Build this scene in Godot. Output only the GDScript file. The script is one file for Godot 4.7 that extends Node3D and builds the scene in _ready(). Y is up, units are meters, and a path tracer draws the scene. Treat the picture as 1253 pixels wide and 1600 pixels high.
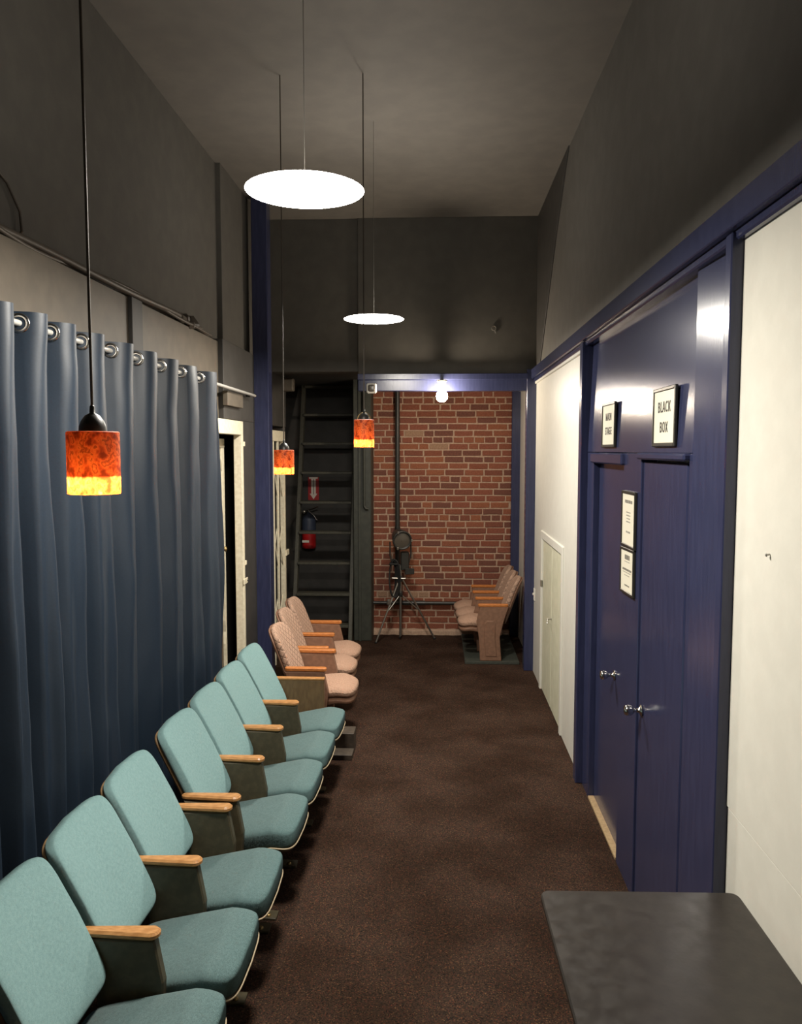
extends Node3D
# A theatre lobby corridor: rows of folding seats on the left, navy doors on the right, a brick wall at the end.
# x grows to the right, y up, the corridor runs along -z; the photographer stands at z = 0 with the lens 2.25 m up.

const WALL := 0.985      # face of the right wall
const LEFT := -1.66      # face of the left wall
var taken := {}
var meshes := {}
var M := {}
var rng := RandomNumberGenerator.new()

# ---------------------------------------------------------------- nodes
func numbered(called: String) -> String:
	taken[called] = taken.get(called, -1) + 1
	return called if taken[called] == 0 else "%s_%03d" % [called, taken[called]]

func thing(called: String, label: String, category: String, at := Vector3.ZERO, turn := 0.0, group := "") -> Node3D:
	var o := Node3D.new()
	o.name = numbered(called)
	add_child(o)
	o.position = at
	o.rotation.y = turn
	o.set_meta("label", label)
	o.set_meta("category", category)
	if group: o.set_meta("group", group)
	return o

func setting(called: String, label := "") -> Node3D:
	var o := Node3D.new()
	o.name = numbered(called)
	add_child(o)
	o.set_meta("kind", "structure")
	if label: o.set_meta("label", label)
	return o

func part(called: String, mesh: Mesh, m: Material, parent: Node, at := Vector3.ZERO, rot := Vector3.ZERO) -> MeshInstance3D:
	var o := MeshInstance3D.new()
	o.name = called
	o.mesh = mesh
	o.material_override = m
	o.cast_shadow = GeometryInstance3D.SHADOW_CASTING_SETTING_ON
	parent.add_child(o, true)
	o.position = at
	o.rotation = rot
	return o

# box given by its two corners
func slab(called: String, a: Vector3, b: Vector3, m: Material, parent: Node, bevel := 0.003) -> MeshInstance3D:
	return part(called, cbox((b - a).abs(), bevel), m, parent, (a + b) / 2.0)

# ---------------------------------------------------------------- shapes
func start() -> SurfaceTool:
	var st := SurfaceTool.new()
	st.begin(Mesh.PRIMITIVE_TRIANGLES)
	return st

func face(st: SurfaceTool, pts: Array, out: Vector3) -> void:
	var n: Vector3 = (pts[1] - pts[0]).cross(pts[2] - pts[0])
	var p := pts.duplicate()
	if n.dot(out) > 0.0: p.reverse()
	n = n.normalized() * (1.0 if n.dot(out) > 0.0 else -1.0)
	for i in range(1, p.size() - 1):
		for q in [p[0], p[i], p[i + 1]]:
			st.set_normal(n)
			st.set_uv(Vector2(q.x + q.z, q.y))
			st.add_vertex(q)

func cbox(s: Vector3, b := 0.003) -> Mesh:
	var key := "b%.4f,%.4f,%.4f,%.4f" % [s.x, s.y, s.z, b]
	if meshes.has(key): return meshes[key]
	b = minf(b, minf(s.x, minf(s.y, s.z)) * 0.45)
	var st := start()
	var h := s / 2.0
	for ax in 3:
		var u := (ax + 1) % 3
		var v := (ax + 2) % 3
		for sg in [-1.0, 1.0]:
			var out := Vector3.ZERO
			out[ax] = sg
			var pts := []
			for c in [[-1, -1], [1, -1], [1, 1], [-1, 1]]:
				var p := Vector3.ZERO
				p[ax] = sg * h[ax]
				p[u] = c[0] * (h[u] - b)
				p[v] = c[1] * (h[v] - b)
				pts.append(p)
			face(st, pts, out)
		for su in [-1.0, 1.0]:
			for sv in [-1.0, 1.0]:
				var out2 := Vector3.ZERO
				out2[u] = su
				out2[v] = sv
				var q := []
				for c in [[-1, 0], [1, 0], [1, 1], [-1, 1]]:
					var p := Vector3.ZERO
					p[ax] = c[0] * (h[ax] - b)
					p[u] = su * (h[u] - (b if c[1] == 0 else 0.0))
					p[v] = sv * (h[v] - (0.0 if c[1] == 0 else b))
					q.append(p)
				face(st, q, out2)
	for sx in [-1.0, 1.0]:
		for sy in [-1.0, 1.0]:
			for sz in [-1.0, 1.0]:
				var g := Vector3(sx, sy, sz)
				face(st, [g * Vector3(h.x, h.y - b, h.z - b), g * Vector3(h.x - b, h.y, h.z - b), g * Vector3(h.x - b, h.y - b, h.z)], g)
	meshes[key] = st.commit()
	return meshes[key]

# smooth grid of points; rows[i][j]; wrap_u closes each row
func sheet(st: SurfaceTool, rows: Array, outward := true, centre = null) -> void:
	var nu: int = rows[0].size()
	var mid := Vector3.ZERO
	var n := 0
	for r in rows:
		for p in r:
			mid += p
			n += 1
	mid /= n
	if centre != null: mid = centre
	var score := 0.0
	for i in rows.size() - 1:
		for j in nu - 1:
			var a: Vector3 = rows[i][j]
			var nn: Vector3 = (rows[i][j + 1] - a).cross(rows[i + 1][j] - a)
			score += nn.dot(a - mid)
	var flip := (score > 0.0) == outward
	var norm := []
	for i in rows.size():
		var line := []
		for j in nu:
			var jw := nu - 1
			var closed: bool = rows[i][0].distance_to(rows[i][jw]) < 1e-5
			var jp: int = j + 1 if j < jw else (1 if closed else jw)
			var jm: int = j - 1 if j > 0 else (jw - 1 if closed else 0)
			var du: Vector3 = rows[i][jp] - rows[i][jm]
			var dv: Vector3 = rows[mini(i + 1, rows.size() - 1)][j] - rows[maxi(i - 1, 0)][j]
			var c := du.cross(dv)
			if c.length() < 1e-12:
				var ii := 1 if i == 0 else rows.size() - 2
				c = (rows[ii][jp] - rows[ii][jm]).cross(dv)
			if c.length() < 1e-12: c = rows[i][j] - mid
			if not ((score > 0.0) == outward): c = -c
			line.append(c.normalized())
		norm.append(line)
	for i in rows.size() - 1:
		for j in nu - 1:
			var tri := [[i, j], [i + 1, j], [i + 1, j + 1], [i, j], [i + 1, j + 1], [i, j + 1]]
			if not flip: tri = [[i, j], [i + 1, j + 1], [i + 1, j], [i, j], [i, j + 1], [i + 1, j + 1]]
			for q in tri:
				st.set_normal(norm[q[0]][q[1]])
				st.set_uv(Vector2(float(q[1]) / (nu - 1), float(q[0]) / (rows.size() - 1)))
				st.add_vertex(rows[q[0]][q[1]])

func lathe(profile: Array, segs := 32) -> Mesh:
	var st := start()
	var rows := []
	for p in profile:
		var r := []
		for k in segs + 1:
			var a := TAU * (k % segs) / segs
			r.append(Vector3(p[0] * cos(a), p[1], p[0] * sin(a)))
		rows.append(r)
	sheet(st, rows)
	st.index()
	return st.commit()

func tube_rows(path: Array, rad: float, segs := 8) -> Array:
	var rows := []
	var up := Vector3.UP
	for i in path.size():
		var t: Vector3 = (path[mini(i + 1, path.size() - 1)] - path[maxi(i - 1, 0)]).normalized()
		if absf(t.dot(up)) > 0.95: up = Vector3.RIGHT if absf(t.x) < 0.8 else Vector3.BACK
		var s := t.cross(up).normalized()
		var w := s.cross(t).normalized()
		up = w
		var r := []
		for k in segs + 1:
			var a := TAU * (k % segs) / segs
			r.append(path[i] + s * cos(a) * rad + w * sin(a) * rad)
		rows.append(r)
	return rows

func add_tube(st: SurfaceTool, path: Array, rad: float, segs := 8) -> void:
	var rows := tube_rows(path, rad, segs)
	# orient by the middle of the first ring
	var flipped := start()
	sheet(st, rows, true, null if path.size() > 2 else (path[0] + path[1]) / 2.0)
	for e in [0, path.size() - 1]:
		var pts: Array = rows[e].slice(0, segs)
		var d: Vector3 = path[0] - path[1] if e == 0 else path[e] - path[e - 1]
		face(st, pts, d)

func tube(path: Array, rad: float, segs := 8) -> Mesh:
	var st := start()
	add_tube(st, path, rad, segs)
	st.index()
	return st.commit()

# superellipsoid pillow: half sizes h, e1 roundness through the thickness (y), e2 roundness of the outline (xz)
func pillow(h: Vector3, e1: float, e2: float, shape: Callable, nu := 48, nv := 18) -> Mesh:
	var st := start()
	var rows := []
	for i in nv + 1:
		var v := -PI / 2 + PI * i / nv
		var cv := pow(absf(cos(v)), e1)
		var sv := signf(sin(v)) * pow(absf(sin(v)), e1)
		if i == 0 or i == nv: cv = 0.0
		var r := []
		for k in nu + 1:
			var u := TAU * (k % nu) / nu
			# spread the samples more evenly along the outline
			var cu := signf(cos(u)) * pow(absf(cos(u)), e2)
			var su := signf(sin(u)) * pow(absf(sin(u)), e2)
			r.append(shape.call(Vector3(h.x * cv * cu, h.y * sv, h.z * cv * su)))
		rows.append(r)
	sheet(st, rows)
	st.index()
	return st.commit()

# outline in the xy plane, extruded along z, edges chamfered by b
func prism(outline: Array, depth: float, b := 0.003) -> Mesh:
	var n := outline.size()
	var area := 0.0
	for i in n:
		area += outline[i].cross(outline[(i + 1) % n])
	var inner := []
	for i in n:
		var e0: Vector2 = (outline[i] - outline[(i + n - 1) % n]).normalized()
		var e1: Vector2 = (outline[(i + 1) % n] - outline[i]).normalized()
		var n0 := Vector2(e0.y, -e0.x) * signf(area)
		var n1 := Vector2(e1.y, -e1.x) * signf(area)
		var m := (n0 + n1).normalized()
		inner.append(outline[i] - m * (b / maxf(0.4, m.dot(n0))))
	var st := start()
	var z := depth / 2.0
	var tris := Geometry2D.triangulate_polygon(PackedVector2Array(inner))
	for sg in [-1.0, 1.0]:
		for t in range(0, tris.size(), 3):
			var pts := []
			for k in 3:
				var q: Vector2 = inner[tris[t + k]]
				pts.append(Vector3(q.x, q.y, sg * z))
			face(st, pts, Vector3(0, 0, sg))
		for i in n:
			var j := (i + 1) % n
			var e: Vector2 = outline[j] - outline[i]
			var o := Vector3(e.y, -e.x, 0) * signf(area)
			face(st, [Vector3(inner[i].x, inner[i].y, sg * z), Vector3(inner[j].x, inner[j].y, sg * z), Vector3(outline[j].x, outline[j].y, sg * (z - b)), Vector3(outline[i].x, outline[i].y, sg * (z - b))], o.normalized() + Vector3(0, 0, sg))
	for i in n:
		var j := (i + 1) % n
		var e: Vector2 = outline[j] - outline[i]
		var o := Vector3(e.y, -e.x, 0) * signf(area)
		face(st, [Vector3(outline[i].x, outline[i].y, -z + b), Vector3(outline[j].x, outline[j].y, -z + b), Vector3(outline[j].x, outline[j].y, z - b), Vector3(outline[i].x, outline[i].y, z - b)], o)
	return st.commit()

# ---------------------------------------------------------------- materials
func rgb(r: float, g: float, b: float) -> Color:   # sRGB 0..255
	return Color(r / 255.0, g / 255.0, b / 255.0)

func noise_tex(freq: float, stops: Array, sd := 1, size := 512, octaves := 4, kind := FastNoiseLite.TYPE_SIMPLEX_SMOOTH) -> NoiseTexture2D:
	var n := FastNoiseLite.new()
	n.noise_type = kind
	n.frequency = freq
	n.seed = sd
	n.fractal_octaves = octaves
	var t := NoiseTexture2D.new()
	t.width = size
	t.height = size
	t.seamless = true
	t.noise = n
	var g := Gradient.new()
	var offs := PackedFloat32Array()
	var cols := PackedColorArray()
	for s in stops:
		offs.append(s[0])
		cols.append(s[1])
	g.offsets = offs
	g.colors = cols
	t.color_ramp = g
	return t

func paint(col: Color, rough := 0.6, metal := 0.0, spec := 0.5) -> StandardMaterial3D:
	var m := StandardMaterial3D.new()
	m.albedo_color = col
	m.roughness = rough
	m.metallic = metal
	m.metallic_specular = spec
	return m

# colour varied by a world-space noise, with a little relief
func mottled(a: Color, b: Color, rough: float, scale: Vector3, sd: int, relief := 0.0, freq := 0.02) -> StandardMaterial3D:
	var m := paint(Color.WHITE, rough)
	m.albedo_texture = noise_tex(freq, [[0.25, a], [0.75, b]], sd)
	m.uv1_triplanar = true
	m.uv1_world_triplanar = true
	m.uv1_scale = scale
	if relief > 0.0:
		m.heightmap_enabled = true
		m.heightmap_scale = relief
		m.heightmap_texture = noise_tex(freq * 4.0, [[0.0, Color.BLACK], [1.0, Color.WHITE]], sd + 50)
	return m

func carpet_image() -> ImageTexture:
	var r := RandomNumberGenerator.new()
	r.seed = 11
	var im := Image.create(768, 768, false, Image.FORMAT_RGB8)
	var pal := [rgb(60, 46, 38), rgb(48, 39, 33), rgb(69, 51, 41), rgb(40, 33, 29), rgb(65, 45, 38), rgb(55, 45, 37)]
	var spots := [rgb(96, 60, 44), rgb(106, 80, 58), rgb(86, 50, 40), rgb(26, 20, 18), rgb(86, 66, 48)]
	for y in range(0, 768, 2):
		for x in range(0, 768, 2):
			var c: Color = pal[r.randi() % pal.size()]
			if r.randf() < 0.10: c = spots[r.randi() % spots.size()]
			var d := 0.9 + 0.2 * r.randf()
			im.fill_rect(Rect2i(x, y, 2, 2), Color(c.r * d, c.g * d, c.b * d))
	return ImageTexture.create_from_image(im)

func quilt_image(line: float, field: float) -> ImageTexture:
	var im := Image.create(128, 128, false, Image.FORMAT_RGB8)
	for y in 128:
		for x in 128:
			var a := fposmod(x + y, 128.0) / 128.0
			var b := fposmod(x - y + 128, 128.0) / 128.0
			var d := minf(minf(a, 1.0 - a), minf(b, 1.0 - b))
			var v := lerpf(line, field, smoothstep(0.0, 0.16, d))
			im.set_pixel(x, y, Color(v, v, v))
	return ImageTexture.create_from_image(im)

func nap_tilt_image(lean: float) -> ImageTexture:   # normals tilted along +x like leaning pile, varied per tuft
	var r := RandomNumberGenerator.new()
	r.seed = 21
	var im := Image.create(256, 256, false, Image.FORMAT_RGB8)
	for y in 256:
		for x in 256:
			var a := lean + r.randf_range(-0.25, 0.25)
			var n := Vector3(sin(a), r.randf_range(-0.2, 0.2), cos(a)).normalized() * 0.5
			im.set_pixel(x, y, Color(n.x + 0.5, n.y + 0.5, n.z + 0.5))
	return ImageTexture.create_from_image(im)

func arrow_image() -> ImageTexture:
	var im := Image.create(64, 128, false, Image.FORMAT_RGB8)
	im.fill(rgb(176, 34, 36))
	var w := rgb(238, 226, 214)
	im.fill_rect(Rect2i(6, 0, 52, 9), w)
	im.fill_rect(Rect2i(18, 0, 28, 104), w)
	for y in range(92, 124):
		var half := int((124 - y) * 0.72)
		im.fill_rect(Rect2i(32 - half, y, half * 2, 1), w)
	im.fill_rect(Rect2i(30, 12, 4, 84), rgb(96, 84, 78))
	return ImageTexture.create_from_image(im)

func notice_image(rows: Array) -> ImageTexture:   # lines of print too small to read
	var r := RandomNumberGenerator.new()
	r.seed = 5
	var im := Image.create(256, 224, false, Image.FORMAT_RGB8)
	im.fill(rgb(232, 226, 206))
	for row in rows:
		var x: int = 128 - row[1] / 2
		while x < 128 + row[1] / 2:
			var w := r.randi_range(2, 4) + int(row[2] * 0.18)
			im.fill_rect(Rect2i(x, row[0], w, row[2]), rgb(62, 58, 54))
			x += w + r.randi_range(1, 3)
	return ImageTexture.create_from_image(im)

func make_materials() -> void:
	M.black_wall = mottled(rgb(54, 52, 49), rgb(62, 59, 56), 0.62, Vector3(0.5, 0.5, 0.5), 3, 0.03)
	M.ceiling = mottled(rgb(106, 101, 95), rgb(112, 107, 100), 0.7, Vector3(0.4, 0.4, 0.4), 4, 0.03)  # grey lightened to stand in for lens haze overhead
	M.bulkhead = mottled(rgb(82, 79, 74), rgb(88, 85, 79), 0.65, Vector3(0.5, 0.5, 0.5), 47, 0.03)  # black paint lightened, haze in front of the bulkhead put into its colour
	M.upper_left = mottled(rgb(86, 83, 78), rgb(92, 89, 83), 0.65, Vector3(0.5, 0.5, 0.5), 48, 0.03)  # wall tone lifted too, lens haze put into the colour
	M.grey_wall = mottled(rgb(92, 84, 73), rgb(100, 91, 79), 0.6, Vector3(0.6, 0.6, 0.6), 5, 0.02)
	M.upper_right = mottled(rgb(95, 92, 87), rgb(101, 98, 93), 0.65, Vector3(0.5, 0.5, 0.5), 6, 0.03)
	M.white_wall = mottled(rgb(213, 211, 202), rgb(217, 215, 206), 0.44, Vector3(0.7, 0.7, 0.7), 7, 0.02)
	# the near panels carry a flatter paint
	M.white_flat = mottled(rgb(217, 214, 203), rgb(221, 218, 207), 0.8, Vector3(0.7, 0.7, 0.7), 49, 0.015)
	M.white_flat.metallic_specular = 0.3
	M.hatch = mottled(rgb(208, 208, 184), rgb(218, 217, 194), 0.42, Vector3(0.7, 0.7, 0.7), 8, 0.02)
	# navy gloss brushed on up and down: streaks stretched along y
	M.navy = mottled(rgb(48, 52, 80), rgb(54, 58, 87), 0.2, Vector3(3.0, 0.35, 3.0), 9, 0.012)
	M.mortar = mottled(rgb(166, 138, 118), rgb(184, 156, 134), 0.95, Vector3(3, 3, 3), 13, 0.3)
	M.brick = []
	for c in [[130, 76, 56, 143, 87, 65], [121, 69, 51, 136, 80, 60], [135, 80, 56, 147, 91, 65], [114, 66, 52, 128, 76, 59], [104, 64, 53, 117, 73, 60], [126, 72, 55, 139, 83, 65]]:
		M.brick.append(mottled(rgb(c[0], c[1], c[2]), rgb(c[3], c[4], c[5]), 0.9, Vector3(4, 4, 4), 20 + M.brick.size(), 0.25))
	M.pale_brick = mottled(rgb(146, 114, 92), rgb(160, 128, 104), 0.95, Vector3(4, 4, 4), 33, 0.25)
	M.carpet = paint(Color.WHITE, 0.97, 0.0, 0.2)
	M.carpet.albedo_texture = carpet_image()
	M.carpet.uv1_triplanar = true
	M.carpet.uv1_world_triplanar = true
	M.carpet.uv1_scale = Vector3(0.62, 0.62, 0.62)
	M.carpet.heightmap_enabled = true
	M.carpet.heightmap_texture = M.carpet.albedo_texture
	M.carpet.heightmap_scale = 0.5
	M.carpet.detail_enabled = true
	M.carpet.detail_blend_mode = BaseMaterial3D.BLEND_MODE_MUL
	M.carpet.detail_uv_layer = BaseMaterial3D.DETAIL_UV_2
	M.carpet.detail_albedo = noise_tex(0.012, [[0.2, Color(0.8, 0.77, 0.75)], [0.8, Color(1, 1, 1)]], 41)
	M.carpet.uv2_triplanar = true
	M.carpet.uv2_world_triplanar = true
	M.carpet.uv2_scale = Vector3(0.23, 0.23, 0.23)
	# upholstery
	M.teal = mottled(rgb(100, 131, 133), rgb(108, 139, 140), 0.9, Vector3(2, 2, 2), 14, 0.02, 0.05)
	M.teal.rim_enabled = true
	M.teal.rim = 0.1
	M.teal.rim_tint = 0.15
	# velvet pile lean, tilted in the normals so seats shade darker than backs
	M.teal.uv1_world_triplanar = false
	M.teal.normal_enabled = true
	M.teal.normal_texture = nap_tilt_image(0.9)
	M.olive = mottled(rgb(66, 60, 44), rgb(76, 69, 51), 0.5, Vector3(2, 2, 2), 15, 0.02)
	M.end_panel = mottled(rgb(102, 80, 54), rgb(116, 92, 62), 0.5, Vector3(3, 0.8, 3), 42, 0.02)
	M.oak = mottled(rgb(158, 112, 66), rgb(184, 136, 86), 0.32, Vector3(2, 10, 10), 16, 0.01)
	M.orange_oak = mottled(rgb(172, 104, 54), rgb(200, 128, 70), 0.34, Vector3(2, 10, 10), 17, 0.01)
	M.piping = paint(rgb(176, 160, 132), 0.45)
	M.tan_fabric = paint(rgb(178, 146, 126), 0.9)
	M.tan_fabric.albedo_texture = noise_tex(0.05, [[0.2, rgb(228, 220, 214)], [0.8, Color.WHITE]], 18)
	M.tan_fabric.uv1_triplanar = true
	M.tan_fabric.uv1_scale = Vector3(3, 3, 3)
	M.tan_fabric.heightmap_enabled = true
	M.tan_fabric.heightmap_scale = 0.5
	M.tan_fabric.heightmap_texture = noise_tex(0.03, [[0.0, Color.BLACK], [1.0, Color.WHITE]], 19)
	M.tan_quilt = paint(rgb(178, 146, 126), 0.9)
	M.tan_quilt.albedo_texture = quilt_image(0.80, 1.0)
	M.tan_quilt.uv1_triplanar = true
	M.tan_quilt.uv1_scale = Vector3(16, 14, 16)
	M.tan_quilt.heightmap_enabled = true
	M.tan_quilt.heightmap_scale = 0.35
	M.tan_quilt.heightmap_texture = quilt_image(0.0, 1.0)
	M.tan_metal = mottled(rgb(122, 90, 72), rgb(134, 100, 80), 0.5, Vector3(2, 2, 2), 21, 0.02)
	M.brass = paint(rgb(150, 128, 84), 0.4, 0.8)
	M.curtain = mottled(rgb(23, 37, 52), rgb(28, 43, 59), 0.5, Vector3(2, 2, 2), 22, 0.01, 0.08)
	M.curtain.metallic_specular = 0.6
	M.chrome = paint(rgb(214, 210, 204), 0.16, 1.0)
	M.rod = paint(rgb(222, 219, 212), 0.25, 0.35)
	M.steel = paint(rgb(176, 172, 164), 0.3, 0.9)
	M.gate = mottled(rgb(222, 212, 186), rgb(234, 226, 202), 0.4, Vector3(2, 2, 2), 23, 0.02)
	M.black_metal = mottled(rgb(38, 38, 36), rgb(46, 46, 43), 0.42, Vector3(2, 2, 2), 24, 0.02)
	M.ladder = mottled(rgb(58, 57, 49), rgb(72, 70, 60), 0.6, Vector3(3, 3, 3), 25, 0.05)
	M.pillar = mottled(rgb(46, 48, 42), rgb(55, 57, 50), 0.55, Vector3(1, 1, 1), 26, 0.03)
	M.rubber = paint(rgb(24, 24, 24), 0.7)
	M.red = paint(rgb(182, 32, 34), 0.35)
	M.grey_blue = paint(rgb(62, 70, 88), 0.5)
	M.white_plastic = paint(rgb(226, 222, 212), 0.4)
	M.paper = paint(rgb(232, 226, 206), 0.6)
	M.ink = paint(rgb(58, 55, 50), 0.7)
	M.frame = paint(rgb(44, 42, 36), 0.35)
	M.table = mottled(rgb(37, 32, 29), rgb(42, 37, 33), 0.42, Vector3(1.4, 1.4, 1.4), 27, 0.01)
	M.table.roughness_texture = noise_tex(0.02, [[0.2, Color(0.75, 0.75, 0.75)], [0.8, Color.WHITE]], 44)
	M.door_brown = mottled(rgb(96, 84, 70), rgb(112, 98, 82), 0.6, Vector3(1, 1, 1), 28, 0.03)
	M.pale_wood = mottled(rgb(150, 126, 94), rgb(168, 143, 108), 0.6, Vector3(3, 3, 3), 29, 0.02)
	M.cable = paint(rgb(84, 76, 67), 0.5)
	M.mat_board = mottled(rgb(50, 54, 48), rgb(60, 63, 56), 0.7, Vector3(2, 2, 2), 30, 0.03)
	M.riser = mottled(rgb(58, 50, 42), rgb(70, 60, 50), 0.6, Vector3(2, 2, 2), 31, 0.03)
	# veined amber stone of the pendant shades
	M.amber = paint(Color.WHITE, 0.55)
	M.amber.albedo_texture = noise_tex(0.014, [[0.2, rgb(140, 62, 30)], [0.42, rgb(214, 104, 52)], [0.56, rgb(238, 138, 72)], [0.64, rgb(164, 78, 40)], [0.74, rgb(226, 120, 60)], [0.9, rgb(245, 170, 100)]], 35, 512, 5)
	M.amber.uv1_scale = Vector3(1.6, 0.9, 1)
	M.amber.backlight_enabled = true
	M.amber.backlight = Color.WHITE
	M.sleeve = paint(rgb(150, 110, 76), 0.7)
	M.sleeve.backlight_enabled = true
	M.sleeve.backlight = Color(0.46, 0.40, 0.32)
	M.lamp_glow = paint(Color.WHITE, 0.5)
	M.lamp_glow.emission_enabled = true
	M.lamp_glow.emission = Color(1.0, 0.97, 0.92)
	M.lamp_glow.emission_energy_multiplier = 20.0  # strength includes an added uplight, lifting the ceiling like lens haze
	M.bulb_glow = paint(Color.WHITE, 0.5)
	M.bulb_glow.emission_enabled = true
	M.bulb_glow.emission = Color(1.0, 0.93, 0.84)
	M.bulb_glow.emission_energy_multiplier = 40.0
	M.warm_bulb = paint(Color.WHITE, 0.5)
	M.warm_bulb.emission_enabled = true
	M.warm_bulb.emission = Color(1.0, 0.78, 0.42)
	M.warm_bulb.emission_energy_multiplier = 6.0
	M.lens = paint(rgb(84, 78, 70), 0.3)

# ---------------------------------------------------------------- seats
func teal_shapes() -> void:
	# side profile of a standard, x forwards
	meshes.standard = prism([Vector2(-0.025, 0.572), Vector2(0.235, 0.572), Vector2(0.262, 0.42), Vector2(0.25, 0.2), Vector2(0.235, 0.03), Vector2(0.03, 0.03), Vector2(0.05, 0.2), Vector2(0.015, 0.42)], 0.042, 0.006)
	meshes.foot = prism([Vector2(-0.02, 0.0), Vector2(0.42, 0.0), Vector2(0.42, 0.012), Vector2(0.3, 0.016), Vector2(0.25, 0.04), Vector2(0.02, 0.04), Vector2(-0.02, 0.016)], 0.07, 0.003)
	meshes.bolt = lathe([[0.0, 0.012], [0.008, 0.012], [0.012, 0.006], [0.012, 0.0]], 12)
	# arm pad: a paddle seen from above
	var pad := []
	for k in 9:
		var a := -PI / 2 + PI * k / 8
		pad.append(Vector2(0.220 + 0.030 * cos(a), 0.032 * sin(a)))
	for k in 9:
		var a := PI / 2 + PI * k / 8
		pad.append(Vector2(-0.005 + 0.035 * cos(a), 0.020 * sin(a)))
	meshes.pad = prism(pad, 0.026, 0.008)
	var seat := func(p: Vector3) -> Vector3:
		var w := p.z / 0.232
		var t := (p.x + 0.24) / 0.48       # 0 rear, 1 front
		var q := p
		q.z *= lerpf(0.93, 1.0, t)
		q.x += 0.012 * (1.0 - w * w) * t
		q.y += lerpf(-0.085, 0.012, t) - 0.028 * smoothstep(0.72, 1.0, t) - (0.010 * w * w if p.y > 0 else 0.0)
		return q
	var turned := func(p: Vector3) -> Vector3:  # reversed so the normal tilt runs rearwards and darkens the seat
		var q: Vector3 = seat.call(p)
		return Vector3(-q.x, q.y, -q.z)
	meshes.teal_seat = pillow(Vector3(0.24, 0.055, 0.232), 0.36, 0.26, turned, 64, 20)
	var pan := func(p: Vector3) -> Vector3:
		var q: Vector3 = seat.call(p)
		q.y -= 0.05
		return q
	meshes.teal_pan = pillow(Vector3(0.234, 0.022, 0.226), 0.4, 0.26, pan, 48, 10)
	var edge := []
	for k in 33:
		var a := -PI / 2 + PI * k / 32
		var c := pow(absf(cos(a)), 0.26)
		var s := signf(sin(a)) * pow(absf(sin(a)), 0.26)
		var p: Vector3 = seat.call(Vector3(0.236 * c, 0.0, 0.229 * s))
		edge.append(p + Vector3(0.002, -0.047, 0))
	meshes.teal_edge = tube(edge, 0.004, 6)
	# the back lies in its own plane: x is up the back, y its thickness, z its width
	var back := func(p: Vector3) -> Vector3:
		var w := p.z / 0.23
		var q := p
		q.y += 0.028 * w * w
		q.x -= 0.016 * w * w * smoothstep(0.0, 0.25, p.x)
		if p.y > 0: q.y += 0.010 * cos(p.x / 0.25 * 1.4)
		return q
	meshes.teal_back = pillow(Vector3(0.262, 0.032, 0.228), 0.5, 0.22, back, 64, 18)
	var shell := func(p: Vector3) -> Vector3:
		var q: Vector3 = back.call(Vector3(p.x, -0.01, p.z))
		return Vector3(q.x, q.y + p.y - 0.022, q.z)
	meshes.teal_shell = pillow(Vector3(0.252, 0.014, 0.219), 0.4, 0.22, shell, 48, 8)

func tan_shapes() -> void:
	meshes.tan_standard = prism([Vector2(0.0, 0.575), Vector2(0.30, 0.575), Vector2(0.335, 0.42), Vector2(0.31, 0.25), Vector2(0.295, 0.0), Vector2(0.07, 0.0), Vector2(0.09, 0.25), Vector2(0.05, 0.42)], 0.042, 0.006)
	meshes.tan_inset = prism([Vector2(0.12, 0.05), Vector2(0.235, 0.05), Vector2(0.255, 0.25), Vector2(0.25, 0.40), Vector2(0.225, 0.43), Vector2(0.16, 0.43), Vector2(0.135, 0.40), Vector2(0.14, 0.25)], 0.018, 0.004)
	var pad := []
	for k in 5:
		var a := -PI / 2 + PI * k / 4
		pad.append(Vector2(0.30 + 0.02 * cos(a), 0.027 * sin(a)))
	for k in 5:
		var a := PI / 2 + PI * k / 4
		pad.append(Vector2(0.02 + 0.02 * cos(a), 0.022 * sin(a)))
	meshes.tan_pad = prism(pad, 0.03, 0.006)
	var seat := func(p: Vector3) -> Vector3:
		var w := p.z / 0.225
		var t := (p.x + 0.23) / 0.46
		var q := p
		q.x += 0.03 * (1.0 - w * w) * t
		q.y += lerpf(-0.035, 0.012, t) - 0.03 * smoothstep(0.7, 1.0, t) - (0.016 * w * w if p.y > 0 else 0.0)
		q.z *= lerpf(0.95, 1.0, t)
		return q
	meshes.tan_seat = pillow(Vector3(0.23, 0.062, 0.225), 0.7, 0.45, seat, 56, 20)
	var pan := func(p: Vector3) -> Vector3:
		var q: Vector3 = seat.call(p)
		q.y -= 0.055 + (0.03 * smoothstep(0.2, -0.2, p.x) if p.y < 0 else 0.0)
		return q
	meshes.tan_pan = pillow(Vector3(0.222, 0.03, 0.218), 0.4, 0.4, pan, 48, 10)
	var back := func(p: Vector3) -> Vector3:
		var w := p.z / 0.215
		var q := p
		q.y += 0.035 * w * w
		q.x -= 0.035 * w * w * smoothstep(0.05, 0.28, p.x)
		if p.y > 0: q.y += 0.012 * cos(p.x / 0.28 * 1.4)
		return q
	meshes.tan_back = pillow(Vector3(0.265, 0.03, 0.215), 0.6, 0.4, back, 56, 18)
	var shell := func(p: Vector3) -> Vector3:
		var q: Vector3 = back.call(Vector3(p.x, -0.01, p.z))
		return Vector3(q.x, q.y + p.y - 0.02, q.z)
	meshes.tan_shell = pillow(Vector3(0.264, 0.012, 0.214), 0.4, 0.4, shell, 48, 8)

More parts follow.
